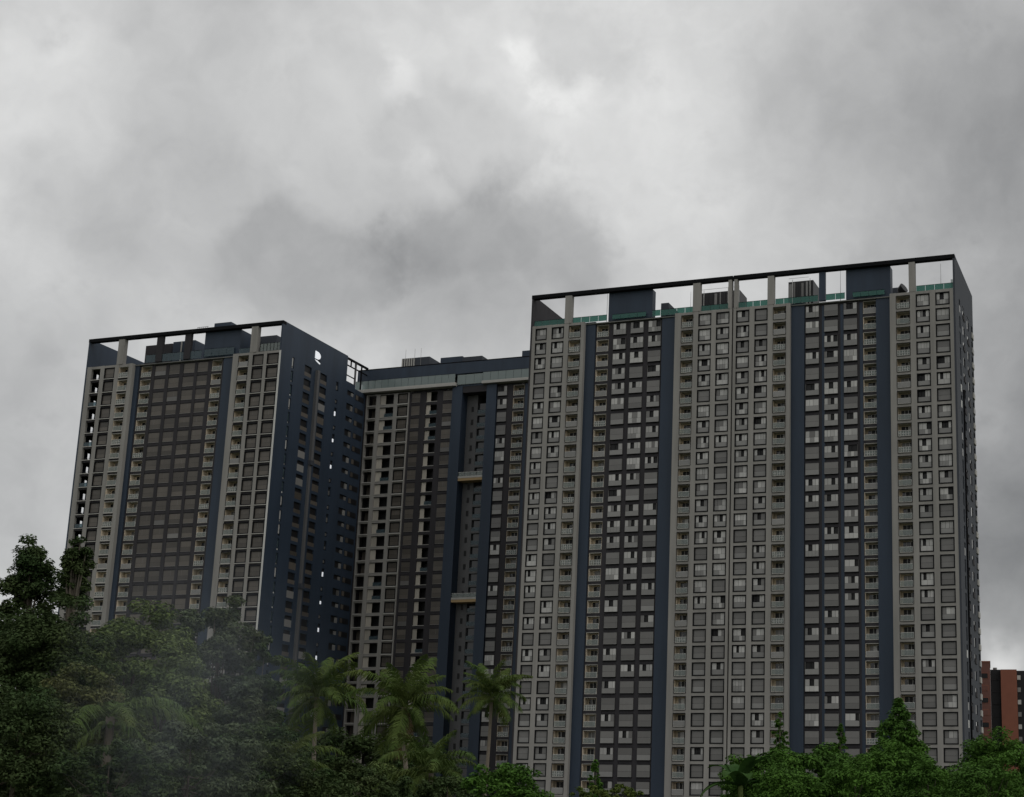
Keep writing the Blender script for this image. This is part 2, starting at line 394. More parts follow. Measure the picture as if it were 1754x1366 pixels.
# right side wall with its many small openings
w = MB(); w.box(83.051, 83.4, -.1, 23, ZR-.4, ZT-.01, 'side_paint')
DC = [(4.6, 6.0), (8.6, 11.2), (14.4, 17.0), (20.3, 22.3)]
ed = [-.1]+[e for c in DC for e in c]+[23]
for i in range(len(ed)//2): w.box(83.051, 83.4, ed[2*i], ed[2*i+1], 0, ZR-.4, 'side_paint')
sw = MB()
r = random.Random(3)
for i, (y0, y1) in enumerate(DC):
    for k in range(1, NF+1):
        z = ZR-3*k
        w.box(83.052, 83.398, y0, y1, z-.6 if k < NF else 0, z+.05, 'side_paint')
        if i in (1, 2): w.box(83.052, 83.398, y0, y1, z+1.75, z+2.4, 'side_paint')
        t = r.random()
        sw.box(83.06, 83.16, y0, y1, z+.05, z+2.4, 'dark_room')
        if i in (1, 2):
            f = r.uniform(.3, .6)
            sw.box(83.16, 83.36, y0+.05, y0+(y1-y0)*f, z+.1, z+1.7, 'panel' if t < .6 else 'curtain')
            if k % 2 == i % 2: sw.box(83.41, 83.55, y0+.3, y1-.3, z+.05, z+1.0, 'dark_paint')
        elif i == 3: sw.box(83.41, 83.62, y0, y1, z+.1, z+1.15, 'slab_white' if t < .75 else 'panel')
        elif t < .35: sw.box(83.17, 83.42, y0+.1, y1-.1, z+.1, z+1.4, 'white_metal' if t < .1 else 'panel')
add('side_wall', w, RT); o = add('side_openings', sw, RT, kind='stuff')
add('rain_pipe', MB().tube([(83.55, 7.4, 0), (83.55, 7.4, 78)], [.16, .16], 'frame_black'), RT)
# roof frame
add('roof_beam', MB().box(-.02, 41.55, -.16, 1.0, 100.72, ZT, 'frame_black'), RT)
add('roof_beam', MB().box(41.72, 83.42, -.16, 1.0, 100.72, ZT, 'frame_black'), RT)
for a, b, m in ((7.2, 8.6, 'grey_paint'), (33.65, 35.1, 'grey_paint'), (40.7, 41.4, 'grey_paint'), (41.85, 42.5, 'grey_paint'), (48.4, 49.65, 'grey_paint'), (58.2, 59.4, 'navy_paint'), (75.05, 76.2, 'grey_paint')):
    add('roof_column', MB().box(a, b, -.12 if m[0] == 'g' else .3, .95, ZR+.005, 100.71, m), RT)
add('stair_head', MB().box(16.0, 25.1, .9, 2.6, ZR, 100.7, 'navy_paint'), RT); add('lift_room', MB().box(24.4, 26.0, 7.6, 15, ZR, 100.2, 'side_paint'), RT)
add('stair_head', MB().box(63.2, 71.5, .86, 3.0, ZR, 100.7, 'navy_paint'), RT); add('lift_room', MB().box(70.2, 71.6, 8.6, 15, ZR, 99.3, 'side_paint'), RT)
def tank_room(root, x0, x1, y0, y1, z1, seed):
    r = random.Random(seed); m = MB().box(x0, x1, y0, y1, 94.8, z1, 'black_clad'); x = x0+.15
    while x < x1-.3:
        wd = r.uniform(.2, .6); m.box(x, x+wd, y0-.08, y0-.001, 95, z1-r.uniform(.1, .5), r.choice(('panel', 'black_clad', 'blind', 'black_clad'))); x += wd+r.uniform(.25, .6)
    o = add('plant_room', m, root); p = MB()
    for i in range(3): xx = r.uniform(x0, x1); p.tube([(xx, y0-.2, 95), (xx, y0-.2, z1+r.uniform(.2, .9))], [.06, .06], 'white_metal', 5)
    p.box(x0, x1-1, y0+.3, y0+.36, z1+.8, z1+.86, 'white_metal')
    add('roof_pipe', p, o); return o
tank_room(RT, 31.9, 40.2, 9, 14, 102.0, 1); tank_room(RT, 50.3, 55.2, 8, 13, 102.2, 2)
def railing(root, x0, x1, d, z0, h, m, step=1.6, name='glass_railing'):
    n = max(1, round((x1-x0)/step)); s = (x1-x0)/n
    for i in range(n):
        p = add(name, MB().box(x0+i*s+.03, x0+(i+1)*s-.03, d, d+.02, z0, z0+h, m), root)
    q = MB()
    q.box(x0, x1, d-.03, d+.05, z0+h+.004, z0+h+.05, 'white_metal' if m == 'rail_glass' else 'frame_black')
    add('handrail', q, root)
for a, b in ((.5, 7.1), (8.7, 15.9), (25.3, 33.6), (35.2, 40.6), (42.6, 48.3), (49.8, 58.0), (59.5, 63.1), (76.3, 83.0)):
    railing(RT, a, b, .4, ZR+.01, 1.15, 'green_glass')
railing(RT, 17, 24, .45, ZR+.2, .9, 'green_glass'); railing(RT, 64.5, 70.5, .45, ZR+.2, .9, 'green_glass')
add('glass_screen', MB().box(80.9, 83.0, 12, 12.06, 95, 101.2, 'rail_glass'), RT)
add('satellite_dish', MB().tube([(72.6, 4, 95), (72.6, 4, 96.5)], [.08, .08], 'frame_black').tube([(72.3, 4, 96.4), (72.7, 3.8, 96.7), (73.6, 3.4, 97.2)], [.1, .7, 1.0], 'black_clad', 12), RT)

for x, y, h in ((28.4, 14, 104.5), (61.0, 6, 103.2), (79.5, 9, 103.4), (14, 5, 102.6)): add('lightning_rod', MB().tube([(x, y, 94.8), (x, y, h)], [.06, .03], 'panel', 5), RT)
# ------------------------------------------------------------------ left tower
XL, WL = -226.09, 49.58
LT = add('apartment_tower', None, None, (XL, YR, 0), label='left tower with netted windows, navy flank and white R emblem near its top', cat='building', group='towers of the apartment complex')
NL = 30
LA = [(1.5, 3.9, 'open'), (4.95, 7.7, 'framed'), (8.75, 11.3, 'balcony')]
LC = [(39.25, 41.75, 'fbalcony'), (42.7, 45.4, 'framed'), (46.2, 49.1, 'framed')]
LB = shift([(14.7, 17.4, 'balcony'), (18.25, 21.1, 'bay'), (21.9, 24.65, 'bay'), (25.55, 28.4, 'bay'), (29.1, 31.75, 'bay'), (32.75, 35.25, 'balcony')], XL, YR, REC)
section(LT, 'grey_facade', .35, 12.3, LA, 0, 'grey_paint', NL, sm='dark_paint'); fill(LT, LA[1:], 0, NL, 'net_dark')
section(LT, 'grey_facade', 37.8, 49.2, LC, 0, 'grey_paint', NL, sm='dark_paint'); fill(LT, LC, 0, NL, 'net_dark')
section(LT, 'dark_facade', 13.4, 34.9, LB, REC, 'dark_paint', NL, top=94.9); fill(LT, LB[:1]+LB[5:], REC, NL, 'net_dark'); fill(LT, LB[1:5], REC+.32, NL, 'net_dark')
add('navy_band', MB().box(12.31, 13.39, REC-.35, 3, 0, ZR+.05, 'navy_paint'), LT)
add('navy_band', MB().box(34.91, 37.79, REC-.35, 3, 0, ZR+.05, 'navy_paint'), LT)
add('corner_trim', MB().box(49.201, 49.62, -.14, -.102, 0, 94.9, 'white_metal'), LT)
for k in range(1, NL+1):                   # slab edges on the outer bays; open loggias at the left corner
    z = ZR-3*k
    for a, b in ((1.5, 3.9), (4.95, 7.7), (8.75, 11.3), (39.25, 41.75), (42.7, 45.4), (46.2, 49.1)): add('slab_edge', MB().box(a+.01, b-.01, -.16, -.055, z-.16, z-.005, 'slab_white'), LT)
    lg = MB().box(.351, 4.2, .61, 4.3, z-.4, z-.02, 'dark_paint').box(3.95, 4.2, .61, 4.3, z-.019, z+2.59, 'dark_paint').box(.351, 3.949, 4.31, 4.5, z-.019, z+2.59, 'dark_paint')
    o = add('loggia', lg, LT)
    add('railing', MB().box(1.52, 3.88, .1, .14, z+.9, z+.96, 'dark_paint').box(1.52, 3.88, .11, .13, z+.1, z+.9, 'blue_glass') if k % 3 == 0 else MB().box(1.52, 3.88, .1, .14, z+.3, z+.36, 'dark_paint'), o)
# left flank: wall with an opening through each loggia
w = MB().box(0, .349, -.1, 3.0, 0, ZT-.01, 'navy_paint').box(0, .349, 4.0, 29, 0, ZT-.01, 'navy_paint').box(0, .349, 3.001, 3.999, ZR-.6, ZT-.02, 'navy_paint')
for k in range(1, NL+1): z = ZR-3*k; w.box(0, .349, 3.001, 3.999, (z-.6 if k < NL else 0), z+1.0, 'navy_paint')
add('side_wall', w, LT)
add('core', MB().box(4.3, 49.1, 3.0, 28.9, 0, 94.6, 'dark_paint').box(.36, 4.29, 4.6, 28.9, 0, 94.6, 'dark_paint').box(20, 48.8, 28.91, 52, 0, 94.6, 'dark_paint'), LT)
add('roof_slab', MB().box(.36, 49.2, .61, 29.1, 94.61, 94.8, 'roof_grey').box(20, 48.9, 29.11, 52, 94.61, 94.79, 'roof_grey'), LT)
# right flank (navy) with slots, windows and the duct
x0, x1 = 49.2, 49.58
cols = [(4.1, 4.9, 'slot'), (8.9, 11.5, 'sw'), (15.0, 17.6, 'sw'), (21.4, 22.4, 'lit'), (26.1, 28.9, 'corner')]
w = MB().box(x0, x1, -.1, 25.4, ZR-.3, ZT-.01, 'navy_paint').box(x0, x1, 25.401, 29.3, ZR-.3, ZR+.6, 'navy_paint')
ed = [-.1]+[e for c in cols for e in c[:2]]+[29.3]
for i in range(len(ed)//2): w.box(x0, x1, ed[2*i], ed[2*i+1], 0, ZR-.3, 'navy_paint')
r = random.Random(11)
for y0, y1, kd in cols:
    for k in range(1, NL+1):
        z = ZR-3*k
        lo, hi = {'slot': (.25, 2.7), 'sw': (.1, 2.45), 'lit': (.2, 2.3), 'corner': (.2, 1.7)}[kd]
        if kd == 'lit' and k % 2 == 0: hi = 1.2
        if kd == 'corner' and k % 2: lo = .6
        w.box(x0+.001, x1-.001, y0, y1, z+hi, ZR-.3 if k == 1 else z+3.0, 'navy_paint')
        w.box(x0+.001, x1-.001, y0, y1, z if k < NL else 0, z+lo, 'navy_paint')
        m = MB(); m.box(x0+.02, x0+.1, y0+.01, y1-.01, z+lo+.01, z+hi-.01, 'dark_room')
        o = add({'slot': 'slot_window', 'sw': 'flank_window', 'lit': 'small_window', 'corner': 'corner_window'}[kd], m, LT)
        p = MB(); t = r.random()
        if kd == 'slot':
            zz = z+lo
            p.box(x0+.11, x0+.2, y0+.08, y1-.15, z+lo+.5, z+hi-.1, 'curtain' if t < .5 else 'blue_glass')
            if t > .3: p.box(x0+.11, x0+.22, y0+.05, y1-.2, z+lo+.02, z+lo+.35, 'white_metal' if t > .7 else 'panel')
        elif kd == 'sw':
            p.box(x0+.11, x1-.03, y0+.02, y1-.02, z+lo+.02, z+(.95 if t < .7 else 1.6), 'net_dark' if t < .8 else 'panel')
        elif kd == 'lit':
            p.box(x0+.11, x1-.08, y0+.1, y1-.3, z+lo+.3, z+hi-(.8+.5*r.random()) if hi > 1.5 else z+hi-.2, 'white_sign' if k % 2 and r.random() < .7 else 'blind')
        else:
            p.box(x0+.11, x1-.05, y1-.95, y1-.1, z+lo+.05, z+hi-.3, 'blind' if t < .6 else 'panel')
        add('pane', p, o)
add('flank_wall', w, LT)
w2 = MB().box(48.8, 49.25, 29.301, 34.36, 0, 94.9, 'navy_paint'); add('flank_wall', w2, LT)
for k in range(1, NL+1):
    z = ZR-3*k; o = add('flank_window', MB().box(49.252, 49.3, 30.1, 33.7, z+.5, z+1.7, 'dark_room'), LT); add('pane', MB().box(49.302, 49.34, 30.2, 31.2, z+.55, z+1.6, 'net_dark'), o)
add('duct', MB().box(49.581, 50.15, 13.0, 13.75, 0, 46.5, 'duct_grey').box(49.581, 50.05, 12.95, 13.65, 47.6, 73.2, 'duct_grey').box(49.581, 50.25, 13.0, 13.8, 74.2, 94.4, 'duct_grey').box(49.581, 50.4, 12.8, 14.0, 46.51, 47.59, 'side_paint').box(49.581, 50.4, 12.8, 14.0, 73.21, 74.19, 'side_paint'), LT)
# white emblem
em = MB()
P = [(12.3, 96.95), (14.2, 97.15)]
out = [(12.35, 96.95)]+[(13.05+1.35*math.cos(t), 97.75+.85*math.sin(t)) for t in np.linspace(-1.25, 1.35, 9)]+[(12.35, 98.62)]
def extr(m, pts, xa, xb, mt):
    m.poly([(xb, a, b) for a, b in pts], mt); m.poly([(xa, a, b) for a, b in reversed(pts)], mt)
    for (a, b), (c, e) in zip(pts, pts[1:]+pts[:1]): m.poly([(xa, a, b), (xa, c, e), (xb, c, e), (xb, a, b)], mt)
extr(em, out, 49.585, 49.72, 'white_sign')
extr(em, [(12.35, 96.65), (13.0, 96.35), (14.3, 96.05), (14.45, 96.3), (13.3, 96.62)], 49.585, 49.7, 'white_sign')
extr(em, [(12.4, 96.75), (13.3, 96.72), (14.3, 96.55), (14.5, 96.9), (13.9, 96.93)], 49.583, 49.62, 'frame_black')
add('emblem', em, LT)
# roof frame
add('roof_beam', MB().box(-.02, 49.6, -.16, 1.0, 100.72, ZT, 'frame_black'), LT)
for a, b, m in ((8.0, 9.6, 'grey_paint'), (17.7, 19.3, 'dark_paint'), (24.9, 26.5, 'dark_paint'), (41.9, 43.5, 'grey_paint')):
    add('roof_column', MB().box(a, b, -.12 if m[0] == 'g' else .3, .95, ZR+.005, 100.71, m), LT)
add('stair_head', MB().box(29.6, 38.6, .9, 7, ZR, 100.7, 'navy_paint').box(30.4, 34.6, 2.5, 6.5, 100.71, 103.3, 'navy_paint'), LT)
add('plant_room', MB().box(10.2, 17.2, 6, 12, 94.8, 101.0, 'dark_paint'), LT)
add('plant_room', MB().box(18.2, 23.9, 5, 11, 94.8, 100.9, 'navy_paint').box(20.4, 20.6, 4.8, 4.99, 95, 100.8, 'slab_white'), LT)
add('plant_room', MB().box(37.2, 42.5, 8, 14, 94.8, 101.4, 'side_paint').box(36.8, 37.0, 7.6, 7.8, 95, 101, 'slab_white'), LT)
q = MB()
for i in range(6): q.tube([(25.8+i*.5, 3, 101.4), (25.8+i*.5, 3, 102.9)], [.04, .04], 'frame_black', 4)
q.box(25.7, 28.5, 2.96, 3.04, 102.9, 102.97, 'frame_black').box(25.7, 28.5, 2.96, 3.04, 102.2, 102.26, 'frame_black'); add('tank_guard', q, LT)
railing(LT, 15, 29.4, .5, ZR+.01, 1.7, 'blue_glass', 1.8); railing(LT, 30, 37.5, .5, ZR+.2, 1.6, 'blue_glass', 1.8); railing(LT, 38.8, 41.8, .4, ZR+.01, 1.2, 'blue_glass')
q = MB().box(44, 49.1, .4, .43, 95.2, 96.8, 'rail_glass')
for i in range(7): q.box(44+i*.84, 44.06+i*.84, .34, .4, 95, 97.0, 'frame_black')
add('terrace_railing', q, LT)
q = MB().box(49.2, 49.58, 25.401, 34.3, 100.75, 101.2, 'frame_black').box(49.2, 49.55, 29.0, 29.35, 95.6, 100.74, 'duct_grey').box(49.22, 49.5, 25.41, 34.2, 99.3, 99.5, 'frame_black').box(49.22, 49.5, 27.1, 27.3, 99.51, 100.74, 'frame_black').box(49.22, 49.5, 25.41, 29, 97.0, 97.15, 'frame_black').box(49.22, 49.5, 31.6, 31.85, 95.3, 100.74, 'frame_black')
add('roof_lattice', q, LT)

# ------------------------------------------------------------------ middle block
YM = 286.73; XM = XL+49.58
MT = add('apartment_block', None, None, (XM, YM, 0), label='recessed middle block with tall dark slot, two small bridges and glass terrace', cat='building')
o49 = 49.58
def U(a): return a-o49
NM = 29
ca = [(U(50.0), U(52.2), 'open'), (U(53.2), U(56.75), 'loggia'), (U(57.75), U(60.4), 'framed')]
cb = [(U(61.2), U(63.4), 'bay'), (U(64.9), U(67.8), 'loggia'), (U(69.2), U(71.6), 'bay')]
cc = [(U(82.95), U(85.25), 'bay'), (U(86.65), U(89.35), 'balcony'), (U(91.5), U(94.1), 'bay'), (U(95.5), U(98.1), 'bay'), (U(99.5), U(102.1), 'bay')]
section(MT, 'grey_facade', 0.05, U(60.7), ca, 0, 'grey_paint', NM, top=94.6); fill(MT, ca[1:2], .0, NM); fill(MT, ca[2:], 0, NM, 'net_dark')
section(MT, 'dark_facade', U(60.71), U(71.8), cb, .25, 'dark_paint', NM, top=94.6); fill(MT, cb[:1], .55, NM, 'net_dark'); fill(MT, cb[1:2], .25, NM); fill(MT, cb[2:], .5, NM, 'net_dark')
section(MT, 'dark_facade', U(82.8), U(106.5), cc, .25, 'dark_paint', NM, top=94.6); fill(MT, cc[:1], .25, NM); fill(MT, cc[1:2], .25, NM); fill(MT, cc[2:], .25, NM)
for k in range(1, NM+1):
    z = ZR-3*k
    add('slab_edge', MB().box(U(50.02), U(52.18), -.3, -.075, z-.2, z-.02, 'slab_white'), MT)
    add('slab_edge', MB().box(U(57.9), U(60.5), -.4, -.075, z-.3, z-.04, 'slab_white'), MT)
    add('loggia', MB().box(U(50.02), U(52.18), 2.0, 2.1, z-.4, z+2.4, 'net_dark' if k % 3 else 'dark_room').box(U(50.0), U(52.2), .61, 2.0, z-.3, z-.02, 'dark_paint'), MT)
add('navy_band', MB().box(U(71.81), U(74.3), -.4, 3.2, 0, 94.9, 'navy_paint'), MT)
add('navy_band', MB().box(U(80.35), U(82.79), -.4, 3.2, 0, 94.9, 'navy_paint'), MT)
add('navy_band', MB().box(U(89.7), U(90.7), -.1, .179, 0, 94.5, 'navy_paint'), MT)
add('core', MB().box(0.05, U(74.3), 3, 18, 0, 94.6, 'dark_paint').box(U(80.35), U(106.5), 3, 18, 0, 94.6, 'dark_paint').box(U(74.31), U(80.34), 8, 18, 0, 94.6, 'dark_paint'), MT)
sh = MB().box(U(74.31), U(76.95), 2.3, 7.99, 0, 94.5, 'duct_grey'); add('slot_wall', sh, MT)
add('link_wall', MB().box(-.31, .04, .05, 18, 0, 94.8, 'dark_paint'), MT)
add('slot_lintel', MB().box(U(74.301), U(80.349), -.2, 3.2, 93.4, 94.85, 'dark_paint'), MT)
for k in range(1, NM+1):
    z = ZR-3*k
    if k > 1:
        add('slot_window', MB().box(U(75.5), U(76.05), 2.2, 2.29, z+.5, z+1.7, 'dark_room'), MT)
        o = add('slot_balcony', MB().box(U(76.96), U(80.34), 2.3, 7.99, z-.45, z, 'duct_grey').box(U(76.96), U(80.34), 2.9, 3.0, z+.01, z+2.5, 'dark_glass'), MT)
        add('railing', MB().box(U(76.97), U(80.33), 2.36, 2.4, z+.01, z+.9, 'blue_glass'), o)
for zt in (75.0, 47.85):
    o = add('sky_bridge', MB().box(U(74.31), U(80.34), -.3, 2.1, zt-1.35, zt-.95, 'slab_white').box(U(74.31), U(80.34), -.25, 2.1, zt-1.95, zt-1.36, 'wood_soffit'), MT)
    for i in range(4): add('glass_panel', MB().box(U(74.4+i*1.48), U(75.8+i*1.48), -.2, -.17, zt-.94, zt-.04, 'rail_glass'), o)
    add('handrail', MB().box(U(74.31), U(80.34), -.22, -.15, zt-.039, zt+.02, 'white_metal'), o)
# terrace: projecting slab edge, glass railing, navy parapet band
add('terrace_slab', MB().box(-2.6, U(72.8), -1.2, 1, 95.0, 95.75, 'slab_white'), MT)
add('terrace_slab', MB().box(U(79.4), U(106.5), -1.2, 1, 95.0, 95.6, 'slab_white'), MT)
add('terrace_slab', MB().box(U(72.81), U(79.39), -.2, 1, 94.9, 95.3, 'navy_paint'), MT)
railing(MT, -2.5, U(72.7), -1.1, 95.76, 2.0, 'pale_glass', 1.7); railing(MT, U(72.9), U(79.3), -.5, 95.31, 2.3, 'pale_glass', 2.1); railing(MT, U(79.6), U(106), -1.1, 95.61, 2.0, 'pale_glass', 1.9)
add('terrace_wall', MB().box(-2.5, U(106.5), 3.0, 18, 94.81, 97.9, 'dark_paint'), MT)
for i in range(18): add('terrace_post', MB().box(1+i*3.1, 1.5+i*3.1, 2.0, 2.5, 95.2, 97.9, 'side_paint' if i % 3 else 'slab_white'), MT)
add('parapet_band', MB().box(-2.6, U(106.5), -.3, 18, 97.95, 100.6, 'navy_paint').box(-2.62, U(106.5), -.35, 18.02, 100.61, 100.8, 'frame_black'), MT)
add('plant_room', MB().box(U(55.8), U(63.0), 4, 10, 100.81, 104.2, 'side_paint'), MT)
q = MB()
for i in range(6): q.box(U(55.9+i*.6), U(56.2+i*.6), 3.8, 3.99, 100.9, 104.1, 'slab_white')
add('louvre', q, MT)
add('plant_room', MB().box(U(65.9), U(71.5), 4, 10, 100.81, 103.6, 'navy_paint').box(U(71.51), U(76.5), 4, 10, 100.81, 103.3, 'side_paint'), MT)
add('plant_room', MB().box(U(87.5), U(95), 2, 10, 100.81, 102.9, 'navy_paint'), MT)
for x in (57, 59.4, 61): add('antenna', MB().tube([(U(x), 3.5, 100.9), (U(x), 3.5, 106.2)], [.05, .03], 'panel', 5), MT)

# ------------------------------------------------------------------ brick building far right
c = at(1702, 1380, 373); az = math.atan2(c.x, c.y)
BB = add('brick_building', None, None, (c.x, c.y, 0), rz=-az, label='distant red brick apartment building with black recesses beyond the right tower', cat='building')
pm = 373/F
ztop = at(1695, 1135, 373).z; ztop2 = at(1735, 1147, 373).z
add('brown_wing', MB().box(-7, 0, 0, 14, 0, ztop, 'brick_brown').box(-7.1, .1, -.1, 14, ztop+.003, ztop+.35, 'brick_red'), BB)
add('black_recess', MB().box(.01, 2.5, 1.5, 14, 0, ztop2+.1, 'black_clad'), BB)
add('red_wing', MB().box(2.51, 6.4, 0, 14, 0, ztop2, 'brick_red'), BB)
add('black_recess', MB().box(6.41, 11, 1.2, 14, 0, ztop2-.2, 'black_clad'), BB)
add('red_wing', MB().box(11.01, 16, 0, 14, 0, ztop2, 'brick_red'), BB)
for k in range(12):
    z = ztop-3.9-3*k
    if z < 1: break
    for x0 in (-5.6, -2.4):
        o = add('window', MB().box(x0, x0+1.9, -.06, -.005, z-.1, z+1.35, 'brick_red'), BB); add('pane', MB().box(x0+.12, x0+1.78, -.09, -.061, z, z+1.2, 'brick_brown' if k % 2 else 'black_clad'), o)
    add('balcony_panel', MB().box(6.5, 7.3, .9, 1.19, z-.3, z+.8, 'panel' if k % 2 else 'white_metal'), BB)
    add('ledge', MB().box(.1, 2.4, 1.35, 1.49, z-.3, z-.1, 'dark_paint'), BB)
add('roof_tank', MB().tube([(1.2, 5, ztop2), (1.2, 5, ztop2+.9)], [.5, .5], 'panel', 10), BB)

# ------------------------------------------------------------------ vegetation
def leaf_mesh(name, pos, nrm, ln, wd, mname, droop=.25, seed=0):
    """one folded four-point leaf per position"""
    g = np.random.default_rng(seed); n = len(pos)
    t = g.normal(size=(n, 3)); t -= nrm*np.sum(t*nrm, 1, keepdims=True); t /= np.linalg.norm(t, axis=1, keepdims=True)+1e-9
    s = np.cross(nrm, t); L = (ln*g.uniform(.5, 1.7, n))[:, None]; Wd = L*wd
    v = np.empty((n, 4, 3), np.float32)
    v[:, 0] = pos-t*L*.5; v[:, 1] = pos+s*Wd*.5+nrm*L*.06; v[:, 2] = pos+t*L*.5-nrm*L*droop*g.random((n, 1)); v[:, 3] = pos-s*Wd*.5+nrm*L*.06
    me = bpy.data.meshes.new(name); me.vertices.add(n*4); me.vertices.foreach_set('co', v.reshape(-1))
    me.loops.add(n*4); me.loops.foreach_set('vertex_index', np.arange(n*4, dtype=np.int32))
    me.polygons.add(n); me.polygons.foreach_set('loop_start', np.arange(n, dtype=np.int32)*4)
    me.materials.append(MATS[mname]); me.update(calc_edges=True); return me
def crown(c, rx, rz, nclump, nleaf, ln, seed, shell=.6, cl=(.15, .27), cone=False, flat=.62, full=False):
    g = np.random.default_rng(seed)
    d = g.normal(size=(nclump, 3)); d /= np.linalg.norm(d, axis=1, keepdims=True)
    if not full: d[:, 2] = np.where(d[:, 2] < -.35, -d[:, 2], d[:, 2])
    rad = shell+(1-shell)*g.random(nclump)**.6; rad *= g.uniform(.72, 1.02, nclump)
    cc = d*rad[:, None]*np.array([rx, rx, rz])
    if full:                                # foliage down to the ground: the lower half does not close in
        lo = d[:, 2] < 0; hh = np.hypot(d[:, 0], d[:, 1])+1e-6
        cc[lo, 0] = (d[:, 0]/hh*rad*rx)[lo]; cc[lo, 1] = (d[:, 1]/hh*rad*rx)[lo]
    if cone:
        h = g.random(nclump)**1.3; a = g.uniform(0, 6.283, nclump); rr = (1-h)**.8*rx*np.sqrt(g.random(nclump))
        cc = np.stack([np.cos(a)*rr, np.sin(a)*rr, -rz+2*rz*h], 1)
    cr = g.uniform(cl[0], cl[1], nclump)*min(rx, rz)*(.75 if cone else 1)
    if cone: cr = cr*(1.15-.6*h)
    cc *= (1-.0)
    wgt = cr**2; k = g.choice(nclump, nleaf, p=wgt/wgt.sum())
    e = g.normal(size=(nleaf, 3)); e /= np.linalg.norm(e, axis=1, keepdims=True)
    p = cc[k]+e*(cr[k]*(.45+.62*g.random(nleaf)**.7))[:, None]*np.array([1, 1, flat])
    nr = e*.6+np.array([0, 0, .85])+g.normal(size=(nleaf, 3))*.3
    nr /= np.linalg.norm(nr, axis=1, keepdims=True)
    return p+np.array(c), nr, cc+np.array(c)
TREES = 0
def tree(px, top, bottom, hw, dist, leafm, label, cat='tree', name='broadleaf_tree', dens=1.0, nclump=110, lean=0.0, cone=False, group='trees in front of the towers', lf=1.0, shell=.55, cl=(.15, .27), bark='bark'):
    global TREES; TREES += 1; seed = 100+TREES
    zt = at(px, top, dist).z; zb = max(.25, at(px, bottom, dist).z); m = dist/F
    b = at(px, 1380, dist); rx = hw*m; rz = (zt-zb)/2*1.02; cz = (zt+zb)/2
    root = add(name, None, None, (b.x, b.y, 0), label=label, cat=cat, group=group)
    area = math.pi*hw*(min(bottom, 1380)-top)/2*(.42 if bottom >= 1360 else .34)
    n = int(min(60000, max(2500, area*2.3*dens)))
    ln = .0021*dist*lf
    p, nr, cc = crown((lean, 0, cz), rx, rz, nclump, n, ln, seed, shell, cl, cone, full=bottom >= 1360)
    keep = p[:, 2] > .05; p, nr = p[keep], nr[keep]
    add('crown', leaf_mesh('crown', p, nr, ln, .5, leafm, seed=seed), root)
    r = random.Random(seed); t = MB(); tr = max(.04, .017*zt)
    base = Vector((0, 0, -.1)); mid = Vector((lean*.4, 0, zb*.6+cz*.25)); topp = Vector((lean, 0, cz+rz*.35))
    t.tube([base, base.lerp(mid, .5)+Vector((r.uniform(-.1, .1), 0, 0)), mid, topp], [tr*1.25, tr, tr*.8, tr*.25], bark, 8)
    for q in sorted(cc.tolist(), key=lambda q: r.random())[:14]:
        q = Vector(q); s = mid.lerp(topp, r.uniform(0, .7)); k = (s+q)/2+Vector((0, 0, -.1*rz))
        t.tube([s, k, q], [tr*.4, tr*.25, tr*.08], bark, 5)
    add('trunk', t, root); return root

def frond_mesh(length, a0, droop, seed, mname, width=1.15):
    """palm frond in the xz plane: starts at angle a0, bends down by droop along its length"""
    r = random.Random(seed); pts = []; x = z = 0.0; n = 16
    for i in range(n+1):
        pts.append(Vector((x, 0, z))); a = a0-droop*(i/n)**1.3; x += math.cos(a)*length/n; z += math.sin(a)*length/n
    m = MB(); m.tube(pts, [.05*(1-i/n)+.012 for i in range(n+1)], mname, 5)
    nl = 64
    for s in (-1, 1):
        for j in range(nl):
            t = .10+.9*j/nl; i = min(n-1, int(t*n)); f = t*n-i; p = pts[i].lerp(pts[i+1], f); d = (pts[i+1]-pts[i]).normalized()
            ll = width*(math.sin(math.pi*min(1, .15+t*.85))**.55)*r.uniform(.8, 1.1)
            upv = Vector((0, 1, 0)).cross(d)*-1
            out = (Vector((0, s, 0))*.75+d*.62+upv*r.uniform(-.25, .25)).normalized()
            tip = p+out*ll+Vector((0, 0, -ll*r.uniform(.3, .85))); midp = p+out*ll*.5+Vector((0, 0, -ll*.06)); wv = d*.05
            if r.random() < .12: continue
            m.poly([p-wv*.6, midp-wv, midp+wv, p+wv*.6], mname); m.poly([midp-wv, tip, midp+wv], mname)
    return m.mesh('frond')
FRONDS = [frond_mesh(5.4, 1.25, 1.1, 1, 'frond_green'), frond_mesh(5.6, .95, 1.5, 2, 'frond_green'), frond_mesh(5.6, .6, 1.5, 3, 'frond_green'),
          frond_mesh(5.4, .2, 1.4, 4, 'frond_green'), frond_mesh(4.8, -.35, 1.0, 5, 'frond_green'), frond_mesh(4.4, -.7, .8, 6, 'frond_dead')]
